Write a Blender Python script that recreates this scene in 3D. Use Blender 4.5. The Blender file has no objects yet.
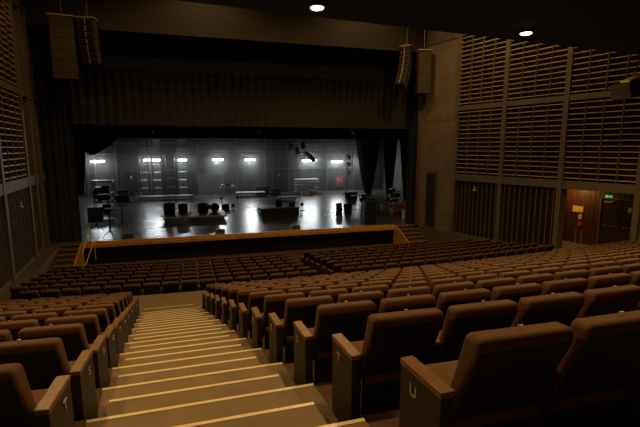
import bpy, bmesh, math, random
from mathutils import Vector, Matrix
random.seed(7)
sc = bpy.context.scene
C = sc.collection
R = math.radians

# ------------------------------------------------------------------ camera (eye at the origin, stage towards +Y)
cam_d = bpy.data.cameras.new('camera')
cam_d.sensor_width = 36.0
cam_d.lens = 427.0 / 640.0 * 36.0
cam_d.clip_end = 200
cam = bpy.data.objects.new('camera', cam_d)
C.objects.link(cam)
cam.rotation_euler = (R(90 - 8.72), 0, R(-16.8))
sc.camera = cam

# ------------------------------------------------------------------ world, exposure
w = bpy.data.worlds.new('world')
sc.world = w
w.use_nodes = True
w.node_tree.nodes['Background'].inputs[0].default_value = (1.0, 0.66, 0.36, 1)
w.node_tree.nodes['Background'].inputs[1].default_value = 0.0
sc.view_settings.view_transform = 'Standard'
sc.view_settings.look = 'None'
sc.view_settings.gamma = 1
sc.view_settings.exposure = 0.22
sc.cycles.volume_step_rate = 1.0
sc.cycles.max_bounces = 6

HI = 1.3
DOWN_W = 285.0        # watts of each ceiling downlight
TUBE_E = 42.0         # emission of the cool tubes behind the stage
WARM = (1.0, 0.64, 0.27)
COOL = (0.92, 0.97, 1.0)

# ------------------------------------------------------------------ materials
def mat(name, col, rough=0.6, metal=0.0, noise=0.0, scale=8.0, bump=0.0, spec=0.5, stretch=(1, 1, 1)):
    m = bpy.data.materials.new(name)
    m.use_nodes = True
    nt = m.node_tree
    b = nt.nodes['Principled BSDF']
    b.inputs['Base Color'].default_value = (*col, 1)
    b.inputs['Roughness'].default_value = rough
    b.inputs['Metallic'].default_value = metal
    b.inputs['Specular IOR Level'].default_value = spec
    if noise or bump:
        tc = nt.nodes.new('ShaderNodeTexCoord')
        mp = nt.nodes.new('ShaderNodeMapping')
        mp.inputs['Scale'].default_value = stretch
        n = nt.nodes.new('ShaderNodeTexNoise')
        n.inputs['Scale'].default_value = scale
        n.inputs['Detail'].default_value = 5
        nt.links.new(tc.outputs['Object'], mp.inputs[0])
        nt.links.new(mp.outputs[0], n.inputs['Vector'])
        if noise:
            r = nt.nodes.new('ShaderNodeValToRGB')
            r.color_ramp.elements[0].position = 0.3
            r.color_ramp.elements[1].position = 0.7
            r.color_ramp.elements[0].color = (*[c * (1 - noise) for c in col], 1)
            r.color_ramp.elements[1].color = (*[min(1, c * (1 + noise)) for c in col], 1)
            nt.links.new(n.outputs['Fac'], r.inputs[0])
            nt.links.new(r.outputs[0], b.inputs['Base Color'])
        if bump:
            bp = nt.nodes.new('ShaderNodeBump')
            bp.inputs['Strength'].default_value = bump
            bp.inputs['Distance'].default_value = 0.01
            nt.links.new(n.outputs['Fac'], bp.inputs['Height'])
            nt.links.new(bp.outputs[0], b.inputs['Normal'])
    return m

def emat(name, col, e):
    m = bpy.data.materials.new(name)
    m.use_nodes = True
    b = m.node_tree.nodes['Principled BSDF']
    b.inputs['Base Color'].default_value = (*col, 1)
    b.inputs['Emission Color'].default_value = (*col, 1)
    b.inputs['Emission Strength'].default_value = e
    return m

M = {
    'fabric': mat('brown_fabric', (0.135, 0.057, 0.014), 0.8, noise=0.12, scale=25),
    'backpan': mat('dark_back_panel', (0.011, 0.006, 0.003), 0.6, noise=0.2, scale=30),
    'wood': mat('walnut_cap', (0.21, 0.100, 0.024), 0.45, noise=0.3, scale=14, stretch=(6, 1, 6)),
    'panel': mat('dark_end_panel', (0.022, 0.013, 0.006), 0.55, noise=0.25, scale=10, stretch=(6, 6, 1)),
    'brass': mat('brass', (0.55, 0.42, 0.22), 0.4, metal=0.3),
    'letter': mat('pale_letter', (0.62, 0.52, 0.38), 0.5),
    'carpet': mat('row_carpet', (0.12, 0.058, 0.022), 0.9, noise=0.15, scale=6),
    'aisle': mat('aisle_carpet', (0.26, 0.18, 0.085), 0.85, noise=0.10, scale=4),
    'nosing': mat('brass_nosing', (1.0, 0.82, 0.42), 0.35, metal=0.0),
    'black': mat('matt_black', (0.006, 0.005, 0.004), 0.9),
    'black_cloth': mat('black_drape', (0.014, 0.013, 0.012), 0.95, noise=0.3, scale=5),
    'valance': mat('brown_black_drape', (0.018, 0.012, 0.006), 0.95, noise=0.25, scale=4, stretch=(6, 1, 0.4)),
    'ceiling': mat('dark_ceiling', (0.010, 0.005, 0.0015), 0.95, noise=0.3, scale=2),
    'wallc': mat('grey_brown_plaster', (0.20, 0.145, 0.09), 0.75, noise=0.2, scale=1.3, bump=0.1),
    'header': mat('header_boarding', (0.036, 0.022, 0.011), 0.75, noise=0.3, scale=2.2, stretch=(0.3, 1, 8)),
    'slat': mat('timber_slat', (0.62, 0.44, 0.15), 0.5, noise=0.12, scale=3, stretch=(1, 1, 2)),
    'slatback': mat('louvre_backing', (0.014, 0.009, 0.006), 0.9),
    'post': mat('grey_post', (0.15, 0.115, 0.075), 0.6, noise=0.15, scale=3),
    'batten': mat('dark_batten', (0.13, 0.09, 0.055), 0.6, noise=0.25, scale=5, stretch=(4, 4, 0.5)),
    'edge': mat('varnished_stage_edge', (0.80, 0.40, 0.06), 0.35, noise=0.25, scale=3, stretch=(1, 4, 4)),
    'stagewall': mat('grey_stage_wall', (0.075, 0.075, 0.073), 0.8, noise=0.4, scale=0.9, stretch=(3, 3, 0.4)),
    'paleboard': mat('pale_board', (0.38, 0.37, 0.35), 0.7, noise=0.15, scale=2),
    'metal': mat('grey_metal', (0.22, 0.22, 0.23), 0.45, metal=0.7, noise=0.2, scale=6),
    'dmetal': mat('dark_metal', (0.04, 0.04, 0.045), 0.5, metal=0.5),
    'case': mat('black_case', (0.018, 0.018, 0.020), 0.5, noise=0.3, scale=8),
    'white': mat('white_paint', (0.75, 0.74, 0.70), 0.5),
    'red': mat('red_board', (0.85, 0.05, 0.05), 0.6, noise=0.2, scale=6),
    'orange': mat('orange_wood', (0.90, 0.36, 0.14), 0.6, noise=0.35, scale=7),
    'yellow': mat('yellow_paint', (0.92, 0.72, 0.14), 0.5),
    'cream': mat('cream_plastic', (0.72, 0.62, 0.42), 0.5),
    'teal': mat('teal_cloth', (0.02, 0.06, 0.055), 0.8, noise=0.4, scale=9),
    'array': mat('speaker_grille', (0.075, 0.050, 0.022), 0.7, noise=0.35, scale=30),
    'door': mat('dark_door', (0.035, 0.018, 0.011), 0.45, noise=0.2, scale=3, stretch=(5, 5, 0.5)),
    'vest': mat('vestibule_timber', (0.085, 0.036, 0.013), 0.5, noise=0.25, scale=3, stretch=(5, 5, 0.4)),
    'tube': emat('cool_tube', COOL, TUBE_E),
    'lamp': emat('warm_lens', (1.0, 0.66, 0.30), 9.0),
    'exit': emat('green_exit_sign', (0.02, 0.6, 0.10), 0.25),
    'exitw': emat('exit_pictogram', (0.3, 0.9, 0.4), 0.4),
}

# stage floor: dark glossy boards with thin seams
def stage_floor_mat():
    m = bpy.data.materials.new('glossy_stage_floor')
    m.use_nodes = True
    nt = m.node_tree
    b = nt.nodes['Principled BSDF']
    tc = nt.nodes.new('ShaderNodeTexCoord')
    br = nt.nodes.new('ShaderNodeTexBrick')
    br.inputs['Scale'].default_value = 1.0
    br.inputs['Brick Width'].default_value = 9.0
    br.inputs['Row Height'].default_value = 2.4
    br.inputs['Mortar Size'].default_value = 0.035
    br.inputs['Color1'].default_value = (0.075, 0.068, 0.064, 1)
    br.inputs['Color2'].default_value = (0.060, 0.055, 0.052, 1)
    br.inputs['Mortar'].default_value = (0.02, 0.02, 0.02, 1)
    n = nt.nodes.new('ShaderNodeTexNoise')
    n.inputs['Scale'].default_value = 0.25
    n.inputs['Detail'].default_value = 2
    mr = nt.nodes.new('ShaderNodeMapRange')
    mr.inputs['To Min'].default_value = 0.25
    mr.inputs['To Max'].default_value = 0.31
    nt.links.new(tc.outputs['Object'], br.inputs['Vector'])
    nt.links.new(tc.outputs['Object'], n.inputs['Vector'])
    nt.links.new(n.outputs['Fac'], mr.inputs['Value'])
    nt.links.new(br.outputs['Color'], b.inputs['Base Color'])
    nt.links.new(mr.outputs[0], b.inputs['Roughness'])
    b.inputs['Specular IOR Level'].default_value = 0.45
    return m
M['stage'] = stage_floor_mat()

# ------------------------------------------------------------------ mesh builder
class MB:
    def __init__(s):
        s.bm = bmesh.new()
    def box(s, c, d, rz=0.0, rx=0.0, ry=0.0, bev=0.0):
        mtx = Matrix.Translation(c) @ Matrix.Rotation(rz, 4, 'Z') @ Matrix.Rotation(rx, 4, 'X') @ Matrix.Rotation(ry, 4, 'Y') @ Matrix.Diagonal((d[0], d[1], d[2], 1))
        r = bmesh.ops.create_cube(s.bm, size=1.0, matrix=mtx)
        if bev:
            es = {e for v in r['verts'] for e in v.link_edges}
            bmesh.ops.bevel(s.bm, geom=list(es), offset=bev, segments=2, affect='EDGES', profile=0.6)
        return s
    def b2(s, x0, x1, y0, y1, z0, z1, bev=0.0):
        return s.box(((x0 + x1) / 2, (y0 + y1) / 2, (z0 + z1) / 2), (abs(x1 - x0), abs(y1 - y0), abs(z1 - z0)), bev=bev)
    def bar(s, a, b, r, n=8, r2=None):
        a, b = Vector(a), Vector(b)
        d = b - a
        L = d.length
        if L < 1e-6:
            return s
        q = d.to_track_quat('Z', 'Y').to_matrix().to_4x4()
        bmesh.ops.create_cone(s.bm, cap_ends=True, segments=n, radius1=r, radius2=r if r2 is None else r2, depth=L,
                              matrix=Matrix.Translation((a + b) / 2) @ q)
        return s
    def poly(s, pts, ext, bev=0.0, seg=2):
        """extrude the polygon pts by the vector ext"""
        ext = Vector(ext)
        v1 = [s.bm.verts.new(p) for p in pts]
        v2 = [s.bm.verts.new(Vector(p) + ext) for p in pts]
        n = len(pts)
        f = [s.bm.faces.new(v1), s.bm.faces.new(v2[::-1])]
        for i in range(n):
            f.append(s.bm.faces.new((v1[(i + 1) % n], v1[i], v2[i], v2[(i + 1) % n])))
        bmesh.ops.recalc_face_normals(s.bm, faces=f)
        if bev:
            es = {e for v in v1 + v2 for e in v.link_edges}
            bmesh.ops.bevel(s.bm, geom=list(es), offset=bev, segments=seg, affect='EDGES', profile=0.6)
        return s
    def sphere(s, c, r, sx=1, sy=1, sz=1):
        bmesh.ops.create_uvsphere(s.bm, u_segments=14, v_segments=8, radius=r,
                                  matrix=Matrix.Translation(c) @ Matrix.Diagonal((sx, sy, sz, 1)))
        return s
    def mesh(s, name, m, smooth=False):
        me = bpy.data.meshes.new(name)
        s.bm.to_mesh(me)
        s.bm.free()
        me.materials.append(m)
        if smooth:
            for p in me.polygons:
                p.use_smooth = True
        return me
    def build(s, name, m, parent=None, smooth=False):
        o = bpy.data.objects.new(name, s.mesh(name, m, smooth))
        C.objects.link(o)
        if parent:
            o.parent = parent
        return o

def tag(o, label=None, cat=None, group=None, kind=None):
    if label: o['label'] = label
    if cat: o['category'] = cat
    if group: o['group'] = group
    if kind: o['kind'] = kind
    return o

def empty(name, loc, rz=0.0, label=None, cat=None, group=None):
    o = bpy.data.objects.new(name, None)
    o.empty_display_size = 0.1
    C.objects.link(o)
    o.location = loc
    o.rotation_euler = (0, 0, rz)
    return tag(o, label, cat, group)

def copy_tree(o, parent=None):
    c = o.copy()
    C.objects.link(c)
    c.parent = parent
    for ch in list(o.children):
        copy_tree(ch, c)
    return c

def struct(o):
    o['kind'] = 'structure'
    return o

def text_mesh(s, size, depth=0.004):
    cu = bpy.data.curves.new('letter', 'FONT')
    cu.body = s
    cu.size = size
    cu.extrude = depth
    cu.align_x = 'CENTER'
    cu.align_y = 'CENTER'
    t = bpy.data.objects.new('letter', cu)
    C.objects.link(t)
    bpy.context.view_layer.update()
    me = bpy.data.meshes.new_from_object(t.evaluated_get(bpy.context.evaluated_depsgraph_get()))
    bpy.data.objects.remove(t)
    bpy.data.curves.remove(cu)
    return me

# ------------------------------------------------------------------ plan of the room
S = -4.75                       # stage level
EDGE = 23.8                     # stage edge
NR, NF = 12, 7                  # rows behind and before the cross aisle
RP = 0.88                       # row pitch
sag = lambda x: (x - 3.5) ** 2 / (190.0 if x < 3.5 else 170.0)
yaw_at = lambda x: -math.atan((x - 3.5) / 70.0) * -1
rowY = lambda k, x: 1.36 + RP * k + sag(x)            # back of the chairs of rear row k (0 nearest)
rowZ = lambda k: -1.67 - 0.25 * k
frontY = lambda k, x: 13.78 + RP * k + sag(x)         # k = 0 just beyond the cross aisle
frontZ = lambda k: -5.09 - 0.11 * k
CROSS_Z = -4.54
FLOOR_Z = -5.95
aR = lambda y: 1.157 - 0.088 * y              # right side of the stepped aisle
aL = lambda y: -0.53 - 0.080 * y              # left side of it
wallL = lambda y: -6.97 + (24.17 - y) * 0.0922
wallR = lambda y: 13.67 + (22.91 - y) * 0.2734

# ------------------------------------------------------------------ floor (tiers, cross aisle, front floor)
def strip(bm, y0f, y1f, z, z_next, x0f, x1f, n=26, riser=True):
    """a tread between two curved lines, with a riser down at the far line"""
    rows = []
    for i in range(n + 1):
        t = i / n
        a, b = y0f, y1f
        xa = x0f + (x1f - x0f) * t
        rows.append((xa, a(xa), b(xa)))
    for i in range(n):
        (xa, a0, a1), (xb, b0, b1) = rows[i], rows[i + 1]
        q = [bm.verts.new((xa, a0, z)), bm.verts.new((xb, b0, z)), bm.verts.new((xb, b1, z)), bm.verts.new((xa, a1, z))]
        bm.faces.new(q)
        if riser:
            q = [bm.verts.new((xa, a1, z)), bm.verts.new((xb, b1, z)), bm.verts.new((xb, b1, z_next)), bm.verts.new((xa, a1, z_next))]
            bm.faces.new(q)

fl = MB()
XL, XR = -7.3, 19.8
for k in range(-4, NR):
    y0 = (lambda k: (lambda x: rowY(k, x) - 0.06))(k)
    y1 = (lambda k: (lambda x: rowY(k + 1, x) - 0.06))(k)
    zn = rowZ(k + 1) if k < NR - 1 else CROSS_Z
    strip(fl.bm, y0, y1, rowZ(k), zn, XL, XR)
strip(fl.bm, lambda x: rowY(NR, x) - 0.06, lambda x: frontY(0, x) - 0.10, CROSS_Z, frontZ(0), XL, XR)
for k in range(NF):
    y0 = (lambda k: (lambda x: frontY(k, x) - 0.10))(k)
    y1 = (lambda k: (lambda x: frontY(k + 1, x) - 0.10))(k) if k < NF - 1 else (lambda x: 20.6)
    strip(fl.bm, y0, y1, frontZ(k), frontZ(k + 1) if k < NF - 1 else FLOOR_Z, XL, 16.8)
strip(fl.bm, lambda x: 20.6, lambda x: EDGE + 0.2, FLOOR_Z, FLOOR_Z, XL, 16.8, riser=False)
struct(fl.build('floor', M['carpet']))

# stepped aisle: two treads per row, bright nosings
def zslab(mb, y0, y1, z, x0, x1, th=0.12):
    mb.poly([(x0(y0), y0, z), (x1(y0), y0, z), (x1(y1), y1, z), (x0(y1), y1, z)], (0, 0, -th))
st = MB(); ns = MB()
inner0 = lambda y: aL(y) + 0.10
inner1 = lambda y: aR(y) - 0.16
for k in range(-4, NR):
    y0 = rowY(k, 0) - 0.065
    y1 = y0 + RP
    z = rowZ(k)
    zslab(st, y0, y1, z + 0.012, aL, aR, 0.14)                 # tread at row level
    zn = rowZ(k + 1) if k < NR - 1 else CROSS_Z + 0.01
    zslab(st, y1, y1 + 0.44, (z + zn) / 2 + 0.012, inner0, inner1, (z - zn) / 2 + 0.02)   # half step
    for (yy, zz, xa, xb) in ((y1, z + 0.012, aL, aR), (y1 + 0.44, (z + zn) / 2 + 0.012, inner0, inner1)):
        ns.poly([(xa(yy), yy - 0.026, zz + 0.004), (xb(yy), yy - 0.026, zz + 0.004), (xb(yy), yy + 0.006, zz + 0.004), (xa(yy), yy + 0.006, zz + 0.004)], (0, 0, -0.03))
o = struct(st.build('aisle_stairs', M['aisle']))
o = struct(ns.build('stair_nosing', M['nosing']))
# landing carpet of the cross aisle in the same tan as the steps
cr = MB()
for i in range(20):
    xa = -3.0 + i * 0.975
    xb = xa + 0.975
    cr.poly([(xa, rowY(NR, xa) - 0.05, CROSS_Z + 0.01), (xb, rowY(NR, xb) - 0.05, CROSS_Z + 0.01), (xb, frontY(0, xb) - 0.12, CROSS_Z + 0.01), (xa, frontY(0, xa) - 0.12, CROSS_Z + 0.01)], (0, 0, -0.008))
struct(cr.build('cross_aisle', M['aisle']))

# ------------------------------------------------------------------ walls, ceiling
def wall_frame(A, B, outward):
    A = Vector((A[0], A[1], 0)); B = Vector((B[0], B[1], 0))
    d = (B - A).normalized()
    n = Vector((d.y, -d.x, 0))
    if n.x * outward < 0:
        n = -n
    ang = math.atan2(d.y, d.x)
    def P(s_, off, z):       # off > 0 outwards
        p = A + d * s_ + n * off
        return (p.x, p.y, z)
    return P, ang
PR, angR = wall_frame((13.67, 22.91), (15.8, 15.12), 1)
PL, angL = wall_frame((-6.97, 24.17), (-6.34, 17.34), -1)

def wbox(mb, P, ang, s0, s1, o0, o1, z0, z1):
    c = Vector(P((s0 + s1) / 2, (o0 + o1) / 2, (z0 + z1) / 2))
    mb.box(c, (abs(s1 - s0), abs(o1 - o0), abs(z1 - z0)), rz=ang)

D0, D1 = 8.15, 11.0          # opening of the exit recess
m = MB()
wbox(m, PR, angR, -0.9, D0, 0.12, 0.4, -6.2, 9.0)
wbox(m, PR, angR, D0, D1, 0.12, 0.4, -1.78, 9.0)
wbox(m, PR, angR, D1, 25.5, 0.12, 0.4, -6.2, 9.0)
wbox(m, PR, angR, -0.9, 2.02, 0.0, 0.12, -6.2, 9.0)       # plain end bay in front of the louvres
for z in (-1.27, 1.55, 3.9):
    wbox(m, PR, angR, -0.9, 2.02, -0.012, 0.0, z, z + 0.03)
struct(m.build('wall_right', M['wallc']))
m = MB()
wbox(m, PL, angL, -1.2, 26.5, 0.12, 0.4, -6.2, 9.0)
wbox(m, PL, angL, -1.2, 1.95, 0.0, 0.12, -6.2, 9.0)
struct(m.build('wall_left', M['wallc']))

# low ledge at stage level under the walls, and its trim
m = MB()
wbox(m, PR, angR, -0.5, 8.1, -0.10, 0.12, -6.2, S)
struct(m.build('baseboard_right', M['post']))
m = MB()
wbox(m, PL, angL, -0.5, 12.5, -0.55, 0.12, -6.2, S - 0.02)
struct(m.build('ledge_left', M['batten']))
m = MB()
wbox(m, PL, angL, -0.5, 12.5, -0.60, -0.55, S - 0.12, S + 0.02)
wbox(m, PL, angL, -0.5, 12.5, -0.03, 0.12, S - 0.02, S + 0.10)
struct(m.build('baseboard_left', M['post']))

# posts and rails of the side walls
m = MB()
for s_ in (2.12, 5.05, 8.05, 11.1, 14.1, 17.1):
    z0 = -6.0 if s_ < 5.9 else (-4.7 if s_ < 12 else -4.7 + (s_ - 11) * 0.28)
    wbox(m, PR, angR, s_ - 0.11, s_ + 0.11, -0.10, 0.14, z0, 9.0)
for (z0, z1) in ((-1.78, -1.42), (2.02, 2.26), (5.9, 6.15)):
    wbox(m, PR, angR, 2.02, 25, -0.08, 0.13, z0, z1)
wbox(m, PR, angR, -0.9, 2.12, -0.05, 0.1, 5.9, 6.15)
struct(m.build('trim_1', M['post']))
m = MB()
for s_ in (1.1, 1.95, 3.2, 6.75, 9.8, 12.8, 15.8):
    wbox(m, PL, angL, s_ - 0.13, s_ + 0.13, -0.10, 0.14, -5.0, 9.0)
for (z0, z1) in ((-1.62, -1.22), (2.18, 2.42), (5.9, 6.15)):
    wbox(m, PL, angL, -0.8, 25, -0.08, 0.13, z0, z1)
struct(m.build('trim_2', M['post']))

def louvre(P, ang, s0, s1, z0, z1, label, tilt=1):
    root = empty('louvre_screen', P((s0 + s1) / 2, 0.06, z0), ang, label, 'wall panel', 'timber louvre screens on the side walls')
    inv = -1 if tilt > 0 else 1
    L = s1 - s0
    H = z1 - z0
    b = MB()
    # local frame: x along the wall, y across it; find which side faces the hall
    side = 1 if P is PR else 1
    loc_out = Vector(P(0, 1, 0)) - Vector(P(0, 0, 0))
    lx = Vector((math.cos(ang), math.sin(ang), 0)); ly = Vector((-math.sin(ang), math.cos(ang), 0))
    sg = 1 if loc_out.dot(ly) > 0 else -1         # +y local = outwards if sg > 0
    b.box((0, sg * 0.045, H / 2), (L, 0.02, H))
    b.build('backing_board', M['slatback'], root)
    n = int(round(H / 0.232))
    sl = MB()
    for i in range(n):
        z = (i + 0.5) * H / n
        sl.box((0, -sg * 0.055, z), (L, 0.10, 0.030))
    sl.build('slats', M['slat'], root)
    for q in range(1, 4):
        x = -L / 2 + L * q / 4
        MB().box((x, -sg * 0.045, H / 2), (0.035, 0.17, H)).build('mullion', M['batten'], root)
    return root
RB_ = [(2.23, 4.94, 'nearest the stage'), (5.16, 7.94, 'second from the stage'), (8.16, 10.99, 'above the exit recess'), (11.21, 13.99, 'fourth from the stage')]
for (a, b_, t) in RB_:
    louvre(PR, angR, a, b_, -1.42, 2.02, f'slatted timber louvre screen, lower tier, right wall, bay {t}')
    if a < 11: louvre(PR, angR, a, b_, 2.26, 5.9, f'slatted timber louvre screen, upper tier, right wall, bay {t}')
for (a, b_, t) in [(3.33, 6.62, 'nearest the stage'), (6.88, 9.67, 'second from the stage')]:
    louvre(PL, angL, a, b_, -1.22, 2.18, f'slatted timber louvre screen, lower tier, left wall, bay {t}')
    louvre(PL, angL, a, b_, 2.42, 5.9, f'slatted timber louvre screen, upper tier, left wall, bay {t}')

def wainscot(P, ang, s0, s1, z0, z1, label):
    root = empty('batten_panel', P((s0 + s1) / 2, 0.06, z0), ang, label, 'wall panel', 'vertical batten panels below the rails')
    L = s1 - s0; H = z1 - z0
    loc_out = Vector(P(0, 1, 0)) - Vector(P(0, 0, 0))
    ly = Vector((-math.sin(ang), math.cos(ang), 0))
    sg = 1 if loc_out.dot(ly) > 0 else -1
    MB().box((0, sg * 0.03, H / 2), (L, 0.05, H)).build('backing_board', M['panel'], root)
    b = MB()
    n = int(round(L / 0.27))
    for i in range(n):
        x = -L / 2 + (i + 0.5) * L / n
        b.box((x, -sg * 0.03, H / 2), (0.05, 0.09, H))
    b.build('battens', M['batten'], root)
    return root
wainscot(PR, angR, 2.23, 4.94, S, -1.78, 'dark vertical batten panel, right wall, bay beside the stage end')
wainscot(PR, angR, 5.16, 7.94, S, -1.78, 'dark vertical batten panel, right wall, bay beside the exit recess')
wainscot(PL, angL, 3.33, 6.62, S + 0.1, -1.62, 'dark vertical batten panel, left wall, bay with small step-shaped light')
wainscot(PL, angL, 6.88, 9.67, S + 0.1, -1.62, 'dark vertical batten panel, left wall, bay at frame edge')
wainscot(PL, angL, 2.08, 3.07, S + 0.1, -1.62, 'narrow vertical batten panel, left wall, beside the black drape')

# small wall lights
def wall_light(P, ang, s_, z, label):
    root = empty('sconce_light', P(s_, -0.05, z), ang, label, 'wall light', 'small wall lights on the batten panels')
    MB().box((0, 0, 0), (0.26, 0.12, 0.05), bev=0.01).build('shade', M['brass'], root)
    MB().box((0.0, 0, 0.11), (0.07, 0.06, 0.16), bev=0.01).build('stem', M['cream'], root)
wall_light(PR, angR, 3.55, -2.25, 'small brass wall light on right batten panel near stage')
wall_light(PL, angL, 4.75, -2.3, 'small brass wall light on left batten panel')

# ceiling slab over the seats with its skew far edge, higher ceiling before the stage
m = MB()
ed = lambda x: 8.50 + x * 0.0778
m.poly([(-7.5, -6, 2.6), (24, -6, 2.6), (24, ed(24), 2.6), (-7.5, ed(-7.5), 2.6)], (0, 0, 0.6))
struct(m.build('ceiling_soffit', M['ceiling']))
m = MB()
m.b2(-9, 26, -3.4, 26, 9.0, 9.2)
struct(m.build('ceiling', M['ceiling']))
m = MB()
m.b2(-8, 24, -3.2, -3.0, -2, 6)
struct(m.build('wall_back', M['black']))

# exit recess: side walls, back, ceiling, floor
m = MB()
wbox(m, PR, angR, D0 - 0.9, D1 + 0.9, 2.0, 2.15, -4.7, -1.2)
wbox(m, PR, angR, D0 - 0.9, D0 - 0.8, 0.35, 2.0, -4.7, -1.2)
wbox(m, PR, angR, D1 + 0.8, D1 + 0.9, 0.35, 2.0, -4.7, -1.2)
for i in range(22):
    wbox(m, PR, angR, D0 - 0.75 + i * 0.2, D0 - 0.74 + i * 0.2, 1.985, 2.0, -4.6, -1.8)
struct(m.build('wall_recess', M['vest']))
m = MB(); wbox(m, PR, angR, D0 - 0.9, D1 + 0.9, 0.35, 2.1, -1.75, -1.6)
struct(m.build('ceiling_recess', M['ceiling']))
m = MB(); wbox(m, PR, angR, D0 - 0.9, D1 + 0.9, -0.15, 2.1, CROSS_Z - 0.1, CROSS_Z + 0.015)
struct(m.build('floor_recess', M['aisle']))
# double door
root = empty('double_door', PR(9.78, 1.95, CROSS_Z + 0.015), angR, 'dark double exit door with closer arms in the right recess', 'door')
loc_out = Vector(PR(0, 1, 0)) - Vector(PR(0, 0, 0)); ly = Vector((-math.sin(angR), math.cos(angR), 0)); sg = 1 if loc_out.dot(ly) > 0 else -1
fr = MB(); H = 2.25
fr.box((-0.86, 0, H / 2), (0.1, 0.14, H)).box((0.86, 0, H / 2), (0.1, 0.14, H)).box((0, 0, H + 0.05), (1.82, 0.14, 0.1))
fr.build('door_frame', M['batten'], root)
for q in (-1, 1):
    lf = MB().box((q * 0.405, 0, H / 2), (0.79, 0.05, H - 0.02), bev=0.006).build('door_leaf', M['door'], root)
    MB().box((q * 0.40, -sg * 0.07, 1.05), (0.60, 0.03, 0.045)).box((q * 0.12, -sg * 0.045, 1.05), (0.05, 0.05, 0.12)).box((q * 0.68, -sg * 0.045, 1.05), (0.05, 0.05, 0.12)).build('push_bar', M['metal'], lf)
    MB().box((q * 0.55, -sg * 0.06, H - 0.12), (0.30, 0.07, 0.07)).bar((q * 0.5, -sg * 0.08, H - 0.12), (q * 0.25, -sg * 0.2, H - 0.03), 0.012).build('door_closer', M['brass'], lf)
MB().box((0.32, -sg * 0.035, 1.85), (0.13, 0.01, 0.22)).build('notice', M['cream'], root)
# signs on the recess wall, at its left end
o = MB(); wbox(o, PR, angR, 7.68, 8.16, 1.95, 1.985, -3.03, -2.74)
tag(o.build('wall_sign', M['yellow']), 'yellow rectangular sign on the recess wall left of exit door', 'sign')
o = MB(); wbox(o, PR, angR, 7.98, 8.12, 1.95, 1.985, -3.36, -3.12)
tag(o.build('wall_notice', M['white']), 'small white notice under the yellow sign', 'notice')
o = MB(); wbox(o, PR, angR, 7.99, 8.14, 1.93, 1.985, -3.66, -3.48)
tag(o.build('fire_alarm', M['red']), 'small red alarm box under the white notice', 'alarm')
for s_, t in ((8.12, 'left'), (8.38, 'right')):
    p = PR(s_, 1.55, CROSS_Z + 0.015)
    root = empty('barrier_post', p, 0, f'thin brass barrier post in exit recess, the {t} of two', 'post', 'brass posts in the exit recess')
    MB().bar((0, 0, 0.02), (0, 0, 0.62), 0.018).build('pole', M['brass'], root)
    MB().bar((0, 0, 0), (0, 0, 0.025), 0.11, 16).build('base', M['brass'], root)
    MB().sphere((0, 0, 0.64), 0.03).build('finial', M['brass'], root)
# exit sign under the rail
root = empty('exit_sign', PR(10.1, -0.08, -1.95), angR, 'green lit exit sign under the rail above the recess', 'exit sign')
MB().box((0, 0, 0), (0.27, 0.05, 0.11), bev=0.008).build('lit_panel', M['exit'], root)
MB().box((-0.08, -sg * 0.03, 0), (0.06, 0.008, 0.08)).box((0.05, -sg * 0.03, 0), (0.11, 0.008, 0.025)).build('pictogram', M['exitw'], root)
MB().box((0, 0, 0.11), (0.05, 0.03, 0.12)).build('bracket', M['dmetal'], root)

# ------------------------------------------------------------------ stage shell
m = MB()
m.b2(-12, 24, EDGE, 46.2, S - 0.15, S)
struct(m.build('stage_floor', M['stage']))
m = MB()
m.b2(-5.3, 12.0, EDGE + 0.12, EDGE + 0.3, -6.0, S - 0.15)
struct(m.build('stage_front', M['black']))
m = MB()
m.b2(-5.4, 12.0, EDGE - 0.06, EDGE + 0.16, S - 0.17, S + 0.015)
m.b2(-5.4, 12.0, EDGE - 0.18, EDGE - 0.06, S - 0.26, S - 0.11)
struct(m.build('trim_3', M['edge']))
m = MB()
m.b2(-12.2, 24.2, 46.0, 46.2, S, 7.5)
struct(m.build('wall_stage_back', M['stagewall']))
m = MB(); m.b2(-11.2, -11.0, EDGE + 0.5, 46, S, 7.5); struct(m.build('wall_stage_left', M['stagewall']))
m = MB(); m.b2(21.6, 21.8, EDGE + 0.5, 46, S, 7.5); struct(m.build('wall_stage_right', M['stagewall']))
m = MB(); m.b2(-12, 24, EDGE, 46.2, 7.5, 7.7); struct(m.build('ceiling_stage', M['black']))
# proscenium wall: jambs and header
m = MB()
m.b2(-12, -7.0, EDGE + 0.1, EDGE + 0.5, -6, 9.0)
m.b2(13.9, 24, EDGE + 0.1, EDGE + 0.5, -6, 9.0)
struct(m.build('wall_proscenium', M['black']))
m = MB()
m.b2(-7.1, 14.0, 23.25, 23.5, 5.50, 9.0)
m.b2(-7.1, 14.0, 23.20, 23.25, 5.50, 5.62)
struct(m.build('wall_header', M['header']))
# right jamb strips
m = MB()
m.b2(13.05, 13.3, 23.6, 23.9, S, 5.5)
struct(m.build('trim_4', M['black']))
m = MB()
m.b2(13.32, 13.5, 23.45, 23.7, S, 4.2)
struct(m.build('trim_5', M['post']))
# recessed dark side door in the plain bay
m = MB(); wbox(m, PR, angR, 0.05, 0.75, -0.02, 0.01, S, -1.5); o = m.build('door_1', M['door']); struct(o)
m = MB(); wbox(m, PR, angR, 0.0, 0.06, -0.05, 0.01, S, -1.4); wbox(m, PR, angR, 0.75, 0.82, -0.05, 0.01, S, -1.4); wbox(m, PR, angR, 0.0, 0.82, -0.05, 0.01, -1.5, -1.4)
m.build('door_frame', M['batten'], o)

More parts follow.
